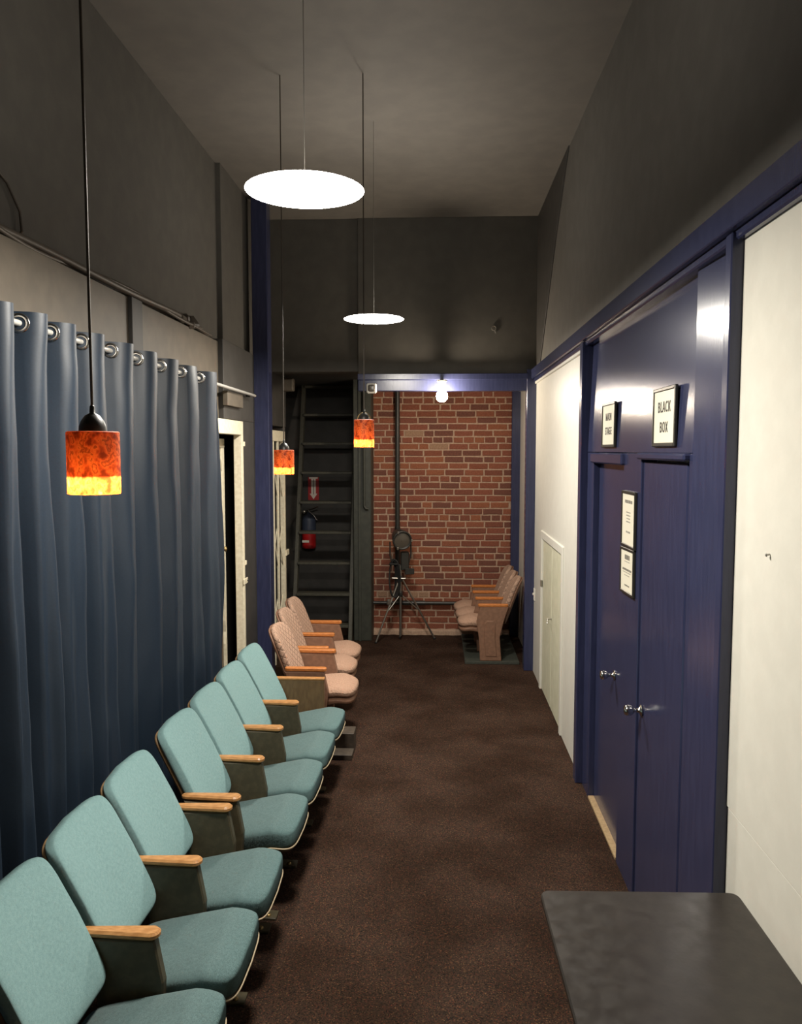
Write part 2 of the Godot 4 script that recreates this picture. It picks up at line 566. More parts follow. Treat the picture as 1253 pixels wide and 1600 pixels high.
# a side standard with its arm pad, side = +1 or -1 times half the spacing
func teal_arm(t: Node3D, z: float) -> void:
	part("arm_panel", meshes.standard, M.olive, t, Vector3(0, 0, z))
	part("armrest", meshes.pad, M.oak, t, Vector3(0, 0.588, z), Vector3(PI / 2, 0, 0))
	var f := part("foot_plate", meshes.foot, M.olive, t, Vector3(0, 0, z))
	part("bolt", meshes.bolt, M.brass, f, Vector3(0.38, 0.011, 0.015))

func teal_seat(at: Vector3, turn: float, w: float, arms: Array, label: String) -> Node3D:
	var t := thing("theatre_seat", label, "theatre seat", at, turn, "teal velvet theatre seats along the curtain")
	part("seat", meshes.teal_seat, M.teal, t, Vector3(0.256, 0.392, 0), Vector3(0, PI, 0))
	part("seat_pan", meshes.teal_pan, M.olive, t, Vector3(0.256, 0.392, 0))
	part("seat_edge", meshes.teal_edge, M.piping, t, Vector3(0.256, 0.392, 0))
	var lean := 0.46
	var o := Vector3(-0.069, 0.648, 0)
	# local x of the back points up the back, local y forwards
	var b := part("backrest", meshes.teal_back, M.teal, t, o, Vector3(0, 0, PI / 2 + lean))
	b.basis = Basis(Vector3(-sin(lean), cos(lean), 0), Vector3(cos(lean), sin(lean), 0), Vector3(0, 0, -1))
	var s := part("back_shell", meshes.teal_shell, M.end_panel, t, o)
	s.basis = b.basis
	for a in arms: teal_arm(t, a * w / 2.0)
	return t

func tan_arm(t: Node3D, z: float, fancy: bool, m: Material) -> void:
	var p := part("arm_panel", meshes.tan_standard, m, t, Vector3(0, 0, z))
	if fancy:
		part("inset_moulding", meshes.tan_inset, m, p, Vector3(0, 0, signf(z) * 0.021))
	part("armrest", meshes.tan_pad, M.orange_oak, t, Vector3(0, 0.592, z), Vector3(PI / 2, 0, 0))

func tan_seat(called: String, at: Vector3, turn: float, w: float, arms: Array, label: String, group: String, fancy := false) -> Node3D:
	var t := thing(called, label, "theatre seat", at, turn, group)
	var k := w / 0.53
	var lean := 0.36
	var bs := Basis(Vector3(-sin(lean), cos(lean), 0), Vector3(cos(lean), sin(lean), 0), Vector3(0, 0, -1))
	var o := Vector3(-0.045, 0.625, 0)
	var list := [["seat_cushion", meshes.tan_seat, M.tan_fabric, Vector3(0.272, 0.40, 0), Basis()], ["seat_pan", meshes.tan_pan, M.tan_metal, Vector3(0.272, 0.39, 0), Basis()],
		["backrest", meshes.tan_back, M.tan_quilt, o, bs], ["back_shell", meshes.tan_shell, M.tan_metal, o, bs]]
	for a in list:
		var q := part(a[0], a[1], a[2], t, a[3])
		q.basis = a[4] * Basis.from_scale(Vector3(1, 1, k))
	for a in arms: tan_arm(t, a * w / 2.0, fancy, M.tan_metal)
	return t

# ---------------------------------------------------------------- lamps
func disc_lamp(at: Vector3, label: String) -> void:
	var t := thing("disc_pendant_lamp", label, "lamp", at, 0.0, "large round pendant lamps along the corridor")
	part("opal_disc", lathe([[0.0, -0.008], [0.12, -0.007], [0.19, -0.004], [0.212, 0.0], [0.214, 0.002], [0.205, 0.006], [0.15, 0.009], [0.0, 0.01]], 48), M.lamp_glow, t)  # upper face glows too, an added unseen uplight for the ceiling
	part("cap", lathe([[0.0, 0.045], [0.018, 0.045], [0.04, 0.034], [0.044, 0.009], [0.0, 0.009]], 20), M.black_metal, t)
	part("cord", tube([Vector3(0, 0.05, 0), Vector3(0, 0.8, 0), Vector3(0, 4.55 - at.y, 0)], 0.0015, 6), M.steel, t)
	var l := AreaLight3D.new()
	l.name = "light"
	l.area_size = Vector2(0.36, 0.36)
	l.area_normalize_energy = true
	l.light_color = Color(1.0, 0.972, 0.92)
	l.light_energy = LAMP
	l.shadow_enabled = true
	l.area_range = 30.0
	t.add_child(l)
	l.position = Vector3(0, -0.012, 0)
	l.rotation.x = -PI / 2

func amber_lamp(at: Vector3, high: float, ring: bool, label: String) -> void:   # at = centre of the lower rim
	var t := thing("amber_pendant_lamp", label, "lamp", at, 0.3, "amber stone pendant lamps")
	var r := 0.064
	part("shade", lathe([[r - 0.005, 0.002], [r - 0.002, 0.0], [r, 0.002], [r, high * 0.25], [r, high * 0.5], [r, high * 0.75], [r, high - 0.003], [r - 0.003, high], [0.036, high]], 40), M.amber, t)
	part("inner_sleeve", lathe([[r - 0.009, high * 0.27], [r - 0.009, high - 0.004], [0.03, high - 0.004]], 32), M.sleeve, t)
	part("dome_cap", lathe([[0.034, high], [0.033, high + 0.012], [0.028, high + 0.026], [0.018, high + 0.04], [0.007, high + 0.046], [0.006, high + 0.062], [0.004, high + 0.066], [0.0, high + 0.066]], 28), M.black_metal, t)
	if ring:
		var pts := []
		for k in 13:
			var a := PI * k / 12
			pts.append(Vector3(0.042 * cos(a), high + 0.046 * sin(a), 0.0))
		part("carrying_ring", tube(pts, 0.003, 6), M.brass, t)
	part("cord", tube([Vector3(0, high + 0.06, 0), Vector3(0, 1.2, 0), Vector3(0, 4.55 - at.y, 0)], 0.0038, 6), M.cable, t)
	part("bulb", lathe([[0.0, 0.012], [0.016, 0.018], [0.022, 0.032], [0.016, 0.048], [0.0, 0.054]], 16), M.warm_bulb, t)
	var l := OmniLight3D.new()
	l.name = "light"
	l.light_color = Color(1.0, 0.87, 0.66)
	l.light_energy = 0.075
	l.light_size = 0.018
	l.omni_range = 20.0
	l.omni_attenuation = 2.0
	l.shadow_enabled = true
	t.add_child(l)
	l.position = Vector3(0, 0.032, 0)

var LAMP := 5.5

func _ready() -> void:
	rng.seed = 7
	# ---- camera, surroundings, exposure
	var cam := Camera3D.new()
	cam.name = "camera"
	cam.fov = rad_to_deg(2.0 * atan(800.0 / 1260.0))
	cam.position = Vector3(0, 2.25, 0)
	cam.rotation = Vector3(deg_to_rad(-4.402), deg_to_rad(2.56), 0)
	cam.near = 0.05
	cam.far = 60.0
	cam.current = true
	add_child(cam)
	var env := Environment.new()
	env.background_mode = Environment.BG_COLOR
	env.background_color = Color.BLACK
	env.tonemap_mode = Environment.TONE_MAPPER_LINEAR
	env.tonemap_exposure = 1.6
	env.sdfgi_enabled = true
	env.ssao_enabled = true
	env.ssil_enabled = true
	var we := WorldEnvironment.new()
	we.name = "surroundings"
	we.environment = env
	add_child(we)
	make_materials()
	# two lamps in one line
	disc_lamp(Vector3(-0.455, 3.18, -5.84), "round glowing disc lamp hanging above the tan seats")
	disc_lamp(Vector3(-0.48, 3.18, -2.97), "round glowing disc lamp hanging above the teal seats")
	room()
	brick_wall()
	right_wall()
	left_wall()
	furniture()
	far_end()
	small_things()

func room() -> void:
	var f := setting("floor", "dark brown flecked carpet")
	slab("carpet", Vector3(-2.5, -0.1, -10.6), Vector3(1.2, 0.0, 4.0), M.carpet, f, 0.0)
	var c := setting("ceiling", "high dark grey ceiling")
	slab("ceiling_board", Vector3(-2.6, 4.55, -10.7), Vector3(1.3, 4.7, 4.1), M.ceiling, c, 0.0)
	var b := setting("wall_back", "dark wall behind the viewer")
	slab("plaster", Vector3(-2.5, 0.0, 3.9), Vector3(1.2, 4.55, 4.05), M.grey_wall, b, 0.0)
	var k := setting("wall_bulkhead", "black bulkhead above the brick alcove")
	slab("board", Vector3(-0.80, 3.005, -8.40), Vector3(1.06, 4.55, -8.2), M.bulkhead, k)
	slab("board", Vector3(-2.4, 3.04, -8.40), Vector3(-0.80, 4.55, -8.22), M.bulkhead, k)
	var a := setting("ceiling_alcove", "dark ceiling of the brick alcove")
	slab("board", Vector3(-2.4, 3.06, -10.6), Vector3(1.06, 3.2, -8.38), M.black_wall, a)

func brick_wall() -> void:
	var w := setting("wall_far", "old red brick wall at the end of the corridor")
	var z := -9.74
	slab("mortar_bed", Vector3(-1.0, 0.0, z - 0.2), Vector3(1.1, 3.0, z + 0.0), M.mortar, w, 0.0)
	var left := -0.95
	var right := 0.89
	var pitch := 0.0782
	var count := 0
	var rest := start()
	for row in 37:
		var y := 2.915 - row * pitch
		if y < 0.07: break
		var header := row % 6 == 1
		var x := left - rng.randf() * 0.1 - (0.115 if row % 2 == 0 else 0.0)
		while x < right - 0.02:
			var full := 0.112 if header else 0.224
			var wd := full + rng.randf_range(-0.006, 0.006)
			if not header and rng.randf() < 0.06: wd = 0.11
			var x0 := maxf(x, left)
			var x1 := minf(x + wd, right)
			x += wd + 0.012
			if x1 - x0 < 0.03: continue
			# a few lengths only, so that alike bricks share a mesh
			var ln := snappedf(x1 - x0, 0.008)
			var variant := rng.randi() % 3
			var m: Material = M.brick[rng.randi() % M.brick.size()]
			if rng.randf() < 0.015 or (row > 30 and rng.randf() < 0.18): m = M.pale_brick
			var mesh := brick_mesh(ln, variant)
			var at := Vector3((x0 + x1) / 2.0, y + rng.randf_range(-0.002, 0.002), z - 0.018 + rng.randf_range(-0.004, 0.003))
			var behind: bool = x1 < -0.80
			if behind or count >= 300:
				rest.append_from(mesh, 0, Transform3D(Basis(), at))
			else:
				part("brick", mesh, m, w, at, Vector3(0, 0, rng.randf_range(-0.008, 0.008)))
				count += 1
	var r := part("hidden_bricks", rest.commit(), M.brick[1], w)
	r.set_meta("kind", "stuff")
	# ledge of rough mortar at the foot
	var st := start()
	var rows := []
	for i in 5:
		var line := []
		for k in 40:
			var xx := lerpf(-0.8, 0.9, k / 39.0)
			var a := PI / 2 * i / 4.0
			var rr := 0.05 + 0.008 * sin(k * 1.7) + 0.006 * sin(k * 0.61 + 1.0)
			line.append(Vector3(xx, 0.045 + rr * sin(a) * 0.5, z + rr * cos(a)))
		rows.append(line)
	rows.push_front([])
	for k in 40:
		var q: Vector3 = rows[1][k]
		rows[0].append(Vector3(q.x, 0.0, q.z))
	sheet(st, rows, true, Vector3(0, -1, z - 2))
	part("mortar_ledge", st.commit(), M.mortar, w)

func brick_mesh(ln: float, variant: int) -> Mesh:
	var key := "brick%.3f,%d" % [ln, variant]
	if meshes.has(key): return meshes[key]
	var r := RandomNumberGenerator.new()
	r.seed = hash(key)
	# chipped face: the front outline wanders a little, arrises are rounded off
	var h := 0.0335
	var o := []
	for c in [[-1, -1], [-0.35, -1], [0.4, -1], [1, -1], [1, 0.1], [1, 1], [0.3, 1], [-0.4, 1], [-1, 1], [-1, -0.1]]:
		o.append(Vector2(c[0] * ln / 2.0 - c[0] * r.randf() * 0.004, c[1] * h - c[1] * r.randf() * 0.004))
	meshes[key] = prism(o, 0.05, 0.005)
	return meshes[key]

func right_wall() -> void:
	var w := setting("wall_right", "right wall of white and navy panels")
	# solid core behind everything
	slab("core", Vector3(1.06, 0.0, -9.9), Vector3(1.2, 4.55, 4.0), M.white_wall, w, 0.0)
	slab("white_panel", Vector3(WALL, 1.045, -2.70), Vector3(1.07, 2.95, 4.0), M.white_flat, w)
	slab("white_panel", Vector3(WALL + 0.004, 0.0, -2.70), Vector3(1.07, 1.043, 4.0), M.white_flat, w)
	slab("white_panel", Vector3(WALL, 1.50, -8.15), Vector3(1.07, 2.95, -5.40), M.white_wall, w, 0.0)
	slab("white_panel", Vector3(WALL, 0.0, -6.255), Vector3(1.07, 1.50, -5.40), M.white_wall, w, 0.0)
	slab("white_panel", Vector3(WALL, 0.0, -8.15), Vector3(1.07, 1.50, -7.56), M.white_wall, w, 0.0)
	slab("white_panel", Vector3(WALL, 0.0, -9.74), Vector3(1.07, 3.0, -8.2), M.white_wall, w)
	slab("upper_board", Vector3(WALL + 0.01, 2.95, -8.2), Vector3(1.07, 4.55, 4.0), M.upper_right, w)
	# dark triangle laid on the upper wall where it meets the bulkhead
	var tri := prism([Vector2(-8.2, 3.05), Vector2(-7.95, 3.05), Vector2(-6.95, 4.05), Vector2(-6.35, 4.55), Vector2(-8.2, 4.55)], 0.012, 0.002)
	var tb := part("corner_triangle", tri, M.black_wall, w, Vector3(WALL + 0.006, 0, 0))
	tb.basis = Basis(Vector3(0, 0, 1), Vector3(0, 1, 0), Vector3(-1, 0, 0))
	# navy panelling
	var hd := slab("navy_panel", Vector3(WALL + 0.012, 2.235, -5.36), Vector3(1.06, 2.95, -3.165), M.navy, w)
	hd.rotation.z = deg_to_rad(-2.0)   # leans back at the top
	slab("navy_panel", Vector3(WALL, 0.0, -5.36), Vector3(1.07, 2.233, -5.13), M.navy, w)
	slab("navy_panel", Vector3(WALL, 0.0, -4.31), Vector3(1.07, 2.233, -3.945), M.navy, w)
	var pb := slab("navy_panel", Vector3(WALL + 0.004, 0.0, -3.16), Vector3(1.05, 2.95, -2.84), M.navy, w)
	pb.rotation.y = deg_to_rad(2.2)
	slab("navy_panel", Vector3(WALL - 0.006, 0.0, -2.84), Vector3(1.07, 2.95, -2.745), M.navy, w)
	slab("navy_panel", Vector3(WALL, 0.0, -3.205), Vector3(1.07, 2.235, -3.16), M.navy, w)
	# posts
	slab("navy_post", Vector3(WALL - 0.04, 0.0, -2.755), Vector3(1.07, 2.95, -2.70), M.navy, w, 0.004)
	slab("navy_post", Vector3(WALL - 0.045, 0.0, -5.44), Vector3(1.07, 2.95, -5.35), M.navy, w, 0.004)
	slab("navy_post", Vector3(0.89, 0.0, -8.26), Vector3(1.07, 3.05, -8.14), M.navy, w, 0.004)
	slab("navy_post", Vector3(0.885, 0.0, -9.75), Vector3(1.07, 2.95, -9.66), M.navy, w, 0.004)
	# rail along the top of the panelling
	var t := setting("trim_1", "navy rail along the top of the right wall")
	slab("fascia", Vector3(0.93, 2.955, -8.26), Vector3(1.06, 3.048, 4.0), M.navy, t, 0.004)
	slab("moulding", Vector3(0.958, 2.925, -8.2), Vector3(1.06, 2.957, 4.0), M.navy, t, 0.006)
	slab("head_strip", Vector3(0.97, 2.905, -8.2), Vector3(1.06, 2.93, -5.44), M.white_wall, t, 0.004)
	# door one, set back in its opening
	var d := setting("door_1", "recessed navy door under the main stage sign")
	slab("leaf", Vector3(WALL + 0.035, 0.012, -5.125), Vector3(1.06, 2.19, -4.315), M.navy, d, 0.004)
	slab("head_moulding", Vector3(WALL - 0.02, 2.17, -5.15), Vector3(1.02, 2.232, -4.30), M.navy, d, 0.008)
	slab("threshold", Vector3(WALL - 0.002, 0.0, -5.12), Vector3(1.03, 0.018, -4.32), M.pale_wood, d, 0.003)
	knob(d, Vector3(WALL + 0.035, 0.965, -4.58))
	var d2 := setting("door_2", "flush navy door under the black box sign")
	slab("leaf", Vector3(WALL + 0.008, 0.012, -3.932), Vector3(1.06, 2.195, -3.25), M.navy, d2, 0.006)
	slab("head_moulding", Vector3(WALL - 0.026, 2.205, -3.95), Vector3(1.02, 2.236, -3.20), M.navy, d2, 0.008)
	slab("threshold", Vector3(WALL - 0.002, 0.0, -3.93), Vector3(1.03, 0.012, -3.22), M.pale_wood, d2, 0.002)
	knob(d2, Vector3(WALL + 0.006, 0.995, -3.86))
	# low cupboard hatch
	var h := setting("door_3", "low white cupboard hatch in the white wall")
	for s in [["frame", Vector3(WALL - 0.014, 0.0, -7.575), Vector3(1.05, 1.50, -7.51)], ["frame", Vector3(WALL - 0.014, 0.0, -6.325), Vector3(1.05, 1.50, -6.255)], ["frame", Vector3(WALL - 0.014, 1.43, -7.51), Vector3(1.05, 1.50, -6.325)]]:
		slab(s[0], s[1], s[2], M.white_wall, h, 0.005)
	slab("leaf", Vector3(WALL + 0.004, 0.01, -7.50), Vector3(1.05, 1.42, -6.93), M.hatch, h, 0.004)
	slab("leaf", Vector3(WALL + 0.004, 0.01, -6.92), Vector3(1.05, 1.42, -6.335), M.hatch, h, 0.004)
	part("latch", tube([Vector3(WALL + 0.01, 0.80, -6.90), Vector3(WALL - 0.03, 0.80, -6.90), Vector3(WALL - 0.035, 0.76, -6.88)], 0.008), M.steel, h)
	slab("hinge", Vector3(WALL - 0.018, 0.98, -7.52), Vector3(WALL, 1.04, -7.50), M.steel, h)

func knob(d: Node3D, at: Vector3) -> void:
	var k := part("knob", lathe([[0.0, 0.0], [0.027, 0.0], [0.027, 0.006], [0.011, 0.012], [0.010, 0.034], [0.018, 0.042], [0.025, 0.052], [0.026, 0.072], [0.021, 0.082], [0.0, 0.084]], 24), M.chrome, d, at, Vector3(0, 0, PI / 2))
	part("keyhole", cbox(Vector3(0.012, 0.004, 0.004), 0.001), M.black_metal, k, Vector3(0, 0.084, 0))

func left_wall() -> void:
	var w := setting("wall_left", "dull grey and black left wall with two gate openings")
	# lower grey wall, standing proud of the black wall above it
	slab("plaster", Vector3(-1.98, 2.50, -6.33), Vector3(LEFT - 0.06, 3.10, 4.0), M.grey_wall, w)
	slab("plaster", Vector3(-1.98, 0.0, -5.2), Vector3(LEFT - 0.06, 2.50, 4.0), M.grey_wall, w)
	slab("batten", Vector3(LEFT - 0.06, 2.4, -4.64), Vector3(LEFT - 0.035, 3.10, -4.48), M.black_wall, w)
	slab("upper_wall", Vector3(-2.1, 3.05, -8.95), Vector3(LEFT - 0.13, 4.55, 4.0), M.upper_left, w)
	slab("pier", Vector3(LEFT - 0.18, 3.08, -8.25), Vector3(LEFT - 0.09, 4.55, -6.60), M.upper_left, w)
	# black boards round the openings
	slab("black_board", Vector3(-1.98, 2.50, -8.95), Vector3(LEFT - 0.02, 3.12, -6.33), M.black_wall, w)
	slab("black_board", Vector3(LEFT - 0.07, 0.0, -7.92), Vector3(LEFT - 0.02, 2.50, -6.815), M.black_wall, w)
	slab("lintel_end", Vector3(LEFT - 0.02, 2.60, -6.80), Vector3(LEFT + 0.02, 2.715, -6.30), M.grey_wall, w)
	# back of the openings and the deep wall beside the ladder
	slab("back_board", Vector3(-2.5, 0.0, -9.0), Vector3(-2.32, 3.1, -4.9), M.black_wall, w, 0.0)
	slab("back_board", Vector3(-2.32, 0.0, -5.2), Vector3(-1.98, 2.6, -5.1), M.black_wall, w, 0.0)
	slab("back_board", Vector3(-2.32, 0.0, -7.92), Vector3(-1.98, 2.6, -7.82), M.black_wall, w, 0.0)
	slab("back_board", Vector3(-2.32, 2.6, -9.0), Vector3(-1.98, 2.7, -4.9), M.black_wall, w, 0.0)
	slab("back_board", Vector3(-2.5, 0.0, -10.7), Vector3(-2.32, 4.55, -8.95), M.black_wall, w, 0.0)
	slab("black_board", Vector3(-2.4, 0.0, -9.02), Vector3(LEFT - 0.04, 2.5, -8.86), M.black_wall, w)
	# navy corner post between the gates
	slab("navy_post", Vector3(LEFT - 0.03, 0.0, -7.56), Vector3(-1.548, 4.55, -7.40), M.navy, w, 0.005)
	# inner doorway behind the first gate
	var d := setting("door_4", "brown inner door with a chipped white jamb behind the first gate")
	slab("leaf", Vector3(-1.86, 0.0, -6.72), Vector3(-1.82, 2.27, -5.75), M.door_brown, d)
	slab("head", Vector3(-1.86, 2.27, -6.78), Vector3(-1.80, 2.345, -5.75), M.gate, d)
	# chipped edge of the jamb: an uneven outline
	var jag := [Vector2(-6.785, 0.0), Vector2(-6.785, 2.27)]
	for k in 24:
		var yy := 2.27 - 2.27 * k / 23.0
		jag.append(Vector2(-6.70 - (0.045 if yy < 1.05 else 0.0) + 0.018 * sin(k * 2.3) * sin(k * 0.9), yy))
	var jb := part("jamb", prism(jag, 0.05, 0.002), M.gate, d, Vector3(-1.83, 0, 0))
	jb.basis = Basis(Vector3(0, 0, 1), Vector3(0, 1, 0), Vector3(-1, 0, 0))
	part("knob", lathe([[0.0, 0.0], [0.02, 0.0], [0.012, 0.02], [0.025, 0.05], [0.0, 0.06]], 16), M.brass, d, Vector3(-1.82, 1.42, -6.66), Vector3(0, 0, -PI / 2))
	# first gate: plain white frame
	var g := thing("security_gate_frame", "white steel gate frame standing open beside the navy curtain", "gate", Vector3(LEFT, 0, -6.81))
	slab("post", Vector3(-0.055, 0.0, 0.0), Vector3(0.015, 2.49, 0.06), M.gate, g, 0.004)
	slab("top_rail", Vector3(-0.05, 2.375, 0.06), Vector3(0.015, 2.49, 0.95), M.gate, g, 0.004)
	for yy in [2.28, 1.26]:
		slab("hinge_lug", Vector3(-0.01, yy, -0.045), Vector3(0.02, yy + 0.04, 0.0), M.gate, g, 0.004)
	slab("latch_plate", Vector3(0.012, 1.10, -0.065), Vector3(0.022, 1.15, 0.07), M.gate, g, 0.004)
	part("latch_bolt", lathe([[0.0, 0.01], [0.006, 0.01], [0.009, 0.0]], 10), M.black_metal, g, Vector3(0.022, 1.125, -0.045), Vector3(0, 0, -PI / 2))
	# second gate: folding lattice, pushed together
	var f := thing("folding_security_gate", "cream folding lattice gate closed up beside the black ladder", "gate", Vector3(LEFT, 0, -8.74))
	slab("post", Vector3(-0.045, 0.0, 0.0), Vector3(0.006, 2.45, 0.06), M.gate, f, 0.004)
	slab("top_rail", Vector3(-0.03, 2.34, 0.06), Vector3(0.006, 2.45, 0.9), M.gate, f, 0.004)
	for zz in [0.32, 0.56]:
		slab("upright", Vector3(-0.026, 0.02, zz), Vector3(0.0, 2.34, zz + 0.03), M.gate, f, 0.004)
	for y0 in [0.25, 1.0, 1.75]:
		for s in [[0.06, 0.33], [0.33, 0.57]]:
			part("lattice_bar", tube([Vector3(-0.016, y0, s[0]), Vector3(-0.016, y0 + 0.42, s[1])], 0.006, 6), M.gate, f)
			part("lattice_bar", tube([Vector3(-0.03, y0 + 0.42, s[0]), Vector3(-0.03, y0, s[1])], 0.006, 6), M.gate, f)
	slab("latch_plate", Vector3(-0.01, 1.09, -0.13), Vector3(0.016, 1.15, 0.03), M.gate, f, 0.004)
	curtain()

func smooth(a: Array, x: float) -> float:   # piecewise linear table of positions
	var i := clampi(int(floor(x)), 0, a.size() - 2)
	return a[i] + (a[i + 1] - a[i]) * (x - i)

func curtain() -> void:
	# distances of the grommets that face the lens, one for each fold
	var g := [1.42, 1.66, 1.90, 2.14, 2.37, 2.60, 2.83, 3.07, 3.32, 3.61, 3.94, 4.28, 4.65, 5.02, 5.42, 5.80]
	var t := thing("curtain", "long navy curtain hanging in folds from chrome grommets on a rod", "curtain", Vector3(LEFT + 0.055, 0, 0))
	var st := start()
	var rows := []
	var folds := g.size() - 1
	var n := folds * 26
	var ny := 44
	var nz := FastNoiseLite.new()
	nz.seed = 3
	nz.frequency = 1.0
	for i in ny + 1:
		var v := float(i) / ny
		var y := lerpf(2.785, 0.015, pow(v, 1.15))
		var line := []
		for k in n + 1:
			var u := float(k) / n * folds
			var drift := 0.16 * v * nz.get_noise_2d(u * 0.45, v * 0.8) + 0.05 * v * sin(u * 2.1)
			var ph := u + drift
			var s := sin(TAU * ph)
			# folds are sharp-sided at the heading and loosen further down
			var hard := lerpf(0.6, 0.85, smoothstep(0.0, 0.35, v))
			var a := signf(s) * pow(absf(s), hard)
			var wander := 1.0 + 0.35 * nz.get_noise_2d(floor(u + 0.5) * 3.7, 9.0 + v * 1.3)
			var amp := lerpf(0.080, 0.074, v) * wander
			var x := amp * a + 0.012 * sin(TAU * ph * 2.0 + 1.3 + v) * smoothstep(0.0, 0.3, v) + 0.035 * nz.get_noise_2d(u * 1.1, v * 1.5) * v + 0.014 * sin(TAU * ph * 3.0 + 2.0 * sin(u)) * smoothstep(0.1, 0.6, v)
			var d := smooth(g, clampf(u, 0.0, folds)) + 0.02 * v * nz.get_noise_2d(u * 0.9, 4.0)
			line.append(Vector3(x, y - 0.006 * absf(sin(PI * u + 1.0)), -d))
		rows.append(line)
	sheet(st, rows, true, Vector3(-3, 1.4, -3.5))
	st.index()
	part("cloth", st.commit(), M.curtain, t)
	var hem := start()
	var ring := []
	for k in 25:
		var a := TAU * (k % 24) / 24
		ring.append(Vector3(0.033 * cos(a), 0.033 * sin(a), 0))
	var rr := []
	for k in ring.size():
		var a := TAU * (k % 24) / 24
		var c := Vector3(cos(a), sin(a), 0)
		var line := []
		for q in 9:
			var b := TAU * (q % 8) / 8
			line.append(c * (0.031 + 0.008 * cos(b)) + Vector3(0, 0, 0.004 * sin(b)))
		rr.append(line)
	sheet(hem, rr)
	hem.index()
	var gm := hem.commit()
	for k in range(5, folds):
		# the face towards the lens: the cloth comes out from the wall as it goes away
		var slope := deg_to_rad(16.0)
		var o := part("grommet", gm, M.chrome, t, Vector3(0.002, 2.735, -g[k]))
		o.rotation.y = slope
	var r := thing("curtain_rod", "thin chrome curtain rod running through the curtain grommets", "curtain rod", Vector3(LEFT + 0.055, 2.735, 0))
	part("rod", tube([Vector3(0, 0, -1.2), Vector3(0, 0, -4), Vector3(0, -0.01, -7.08)], 0.0125, 12), M.rod, r)
	part("finial", lathe([[0.0, 0.03], [0.012, 0.028], [0.016, 0.018], [0.016, 0.0], [0.0, 0.0]], 16), M.chrome, r, Vector3(0, -0.01, -7.07), Vector3(-PI / 2, 0, 0))
	slab("bracket", Vector3(-0.05, -0.03, -6.98), Vector3(-0.012, 0.0, -6.95), M.black_metal, r)

func furniture() -> void:
	teal_shapes()
	tan_shapes()
	var ord := ["seventh", "sixth", "fifth"]
	# first block of three
	for k in 3:
		teal_seat(Vector3(-1.2 + 0.002 * k, 0, -2.375 - 0.49 * k), deg_to_rad(0.3), 0.49, [1, -1] if k == 2 else [1], "teal velvet theatre seat, %s counting from the tan seats" % ord[k])
	ord = ["fourth", "third", "second", "first"]
	for k in 4:
		teal_seat(Vector3(-1.178 + 0.010 * k, 0, -3.958 - 0.485 * k), deg_to_rad(-1.2), 0.485, [1], "teal velvet theatre seat, %s counting from the tan seats" % ord[k])
	# the far end of the second block: a wide bare side panel without an arm pad
	var e := thing("seat_end_panel", "wide olive brown side panel between the teal and the tan seats", "side panel", Vector3(-1.14, 0, -5.665), deg_to_rad(-1.2))
	part("board", prism([Vector2(-0.05, 0.0), Vector2(0.30, 0.0), Vector2(0.335, 0.3), Vector2(0.335, 0.60), Vector2(-0.05, 0.60)], 0.035, 0.005), M.end_panel, e)
	part("cap_strip", cbox(Vector3(0.39, 0.018, 0.045), 0.005), M.oak, e, Vector3(0.1425, 0.609, 0))
	# tan seats
	tan_seat("quilted_theatre_seat", Vector3(-1.15, 0, -6.25), 0.0, 0.56, [1, -1], "tan quilted theatre seat next to the teal seats", "tan quilted theatre seats on the left")
	tan_seat("quilted_theatre_seat", Vector3(-1.22, 0, -6.87), 0.0, 0.50, [1], "tan quilted theatre seat in the middle of its three", "tan quilted theatre seats on the left")
	tan_seat("quilted_theatre_seat", Vector3(-1.235, 0, -7.385), 0.0, 0.53, [1, -1], "tan quilted theatre seat nearest the black ladder", "tan quilted theatre seats on the left")
	var ri := thing("seat_riser", "low dark wooden step under the front of the tan seats", "step", Vector3(-0.70, 0, -5.68))
	slab("lower_board", Vector3(-0.08, 0.0, -0.14), Vector3(0.09, 0.04, 0.0), M.riser, ri)
	slab("upper_board", Vector3(-0.08, 0.0, -0.30), Vector3(0.09, 0.15, -0.14), M.riser, ri)
	# brown seats facing the corridor at the far right
	var lab := ["next to the navy post", "in the middle of its three", "touching the brick wall"]
	for k in 3:
		tan_seat("brown_theatre_seat", Vector3(0.755 - 0.012 * k, 0.028, -8.62 - 0.40 * k), PI, 0.40, [-1, 1] if k == 2 else [-1], "brown theatre seat facing across the corridor, %s" % lab[k], "brown theatre seats by the brick wall", k == 0)
	var b := thing("seat_base_board", "thin black board under the brown seats", "board", Vector3(0.62, 0, -9.0))
	slab("board", Vector3(-0.32, 0.0, -0.65), Vector3(0.25, 0.028, 0.63), M.mat_board, b)
	# black table in front of the white wall
	var t := thing("table", "black table with rounded corners against the white wall", "table", Vector3(0.65, 0, -1.95), deg_to_rad(1.2))
	var o := []
	for c in [[0.31, 0.53, 0], [-0.31, 0.53, 1], [-0.31, -0.53, 2], [0.31, -0.53, 3]]:
		for k in 6:
			var a: float = PI / 2 * (c[2] + k / 5.0)
			o.append(Vector2(c[0] - signf(c[0]) * 0.03 + 0.03 * cos(a), c[1] - signf(c[1]) * 0.03 + 0.03 * sin(a)))
	part("table_top", prism(o, 0.022, 0.004), M.table, t, Vector3(0, 0.849, 0), Vector3(-PI / 2, 0, 0))
	for s in [-1.0, 1.0]:
		part("column", tube([Vector3(0.05, 0.02, s * 0.28), Vector3(0.05, 0.838, s * 0.28)], 0.035, 16), M.black_metal, t)
		part("foot", cbox(Vector3(0.42, 0.022, 0.06), 0.006), M.black_metal, t, Vector3(0.05, 0.011, s * 0.28))

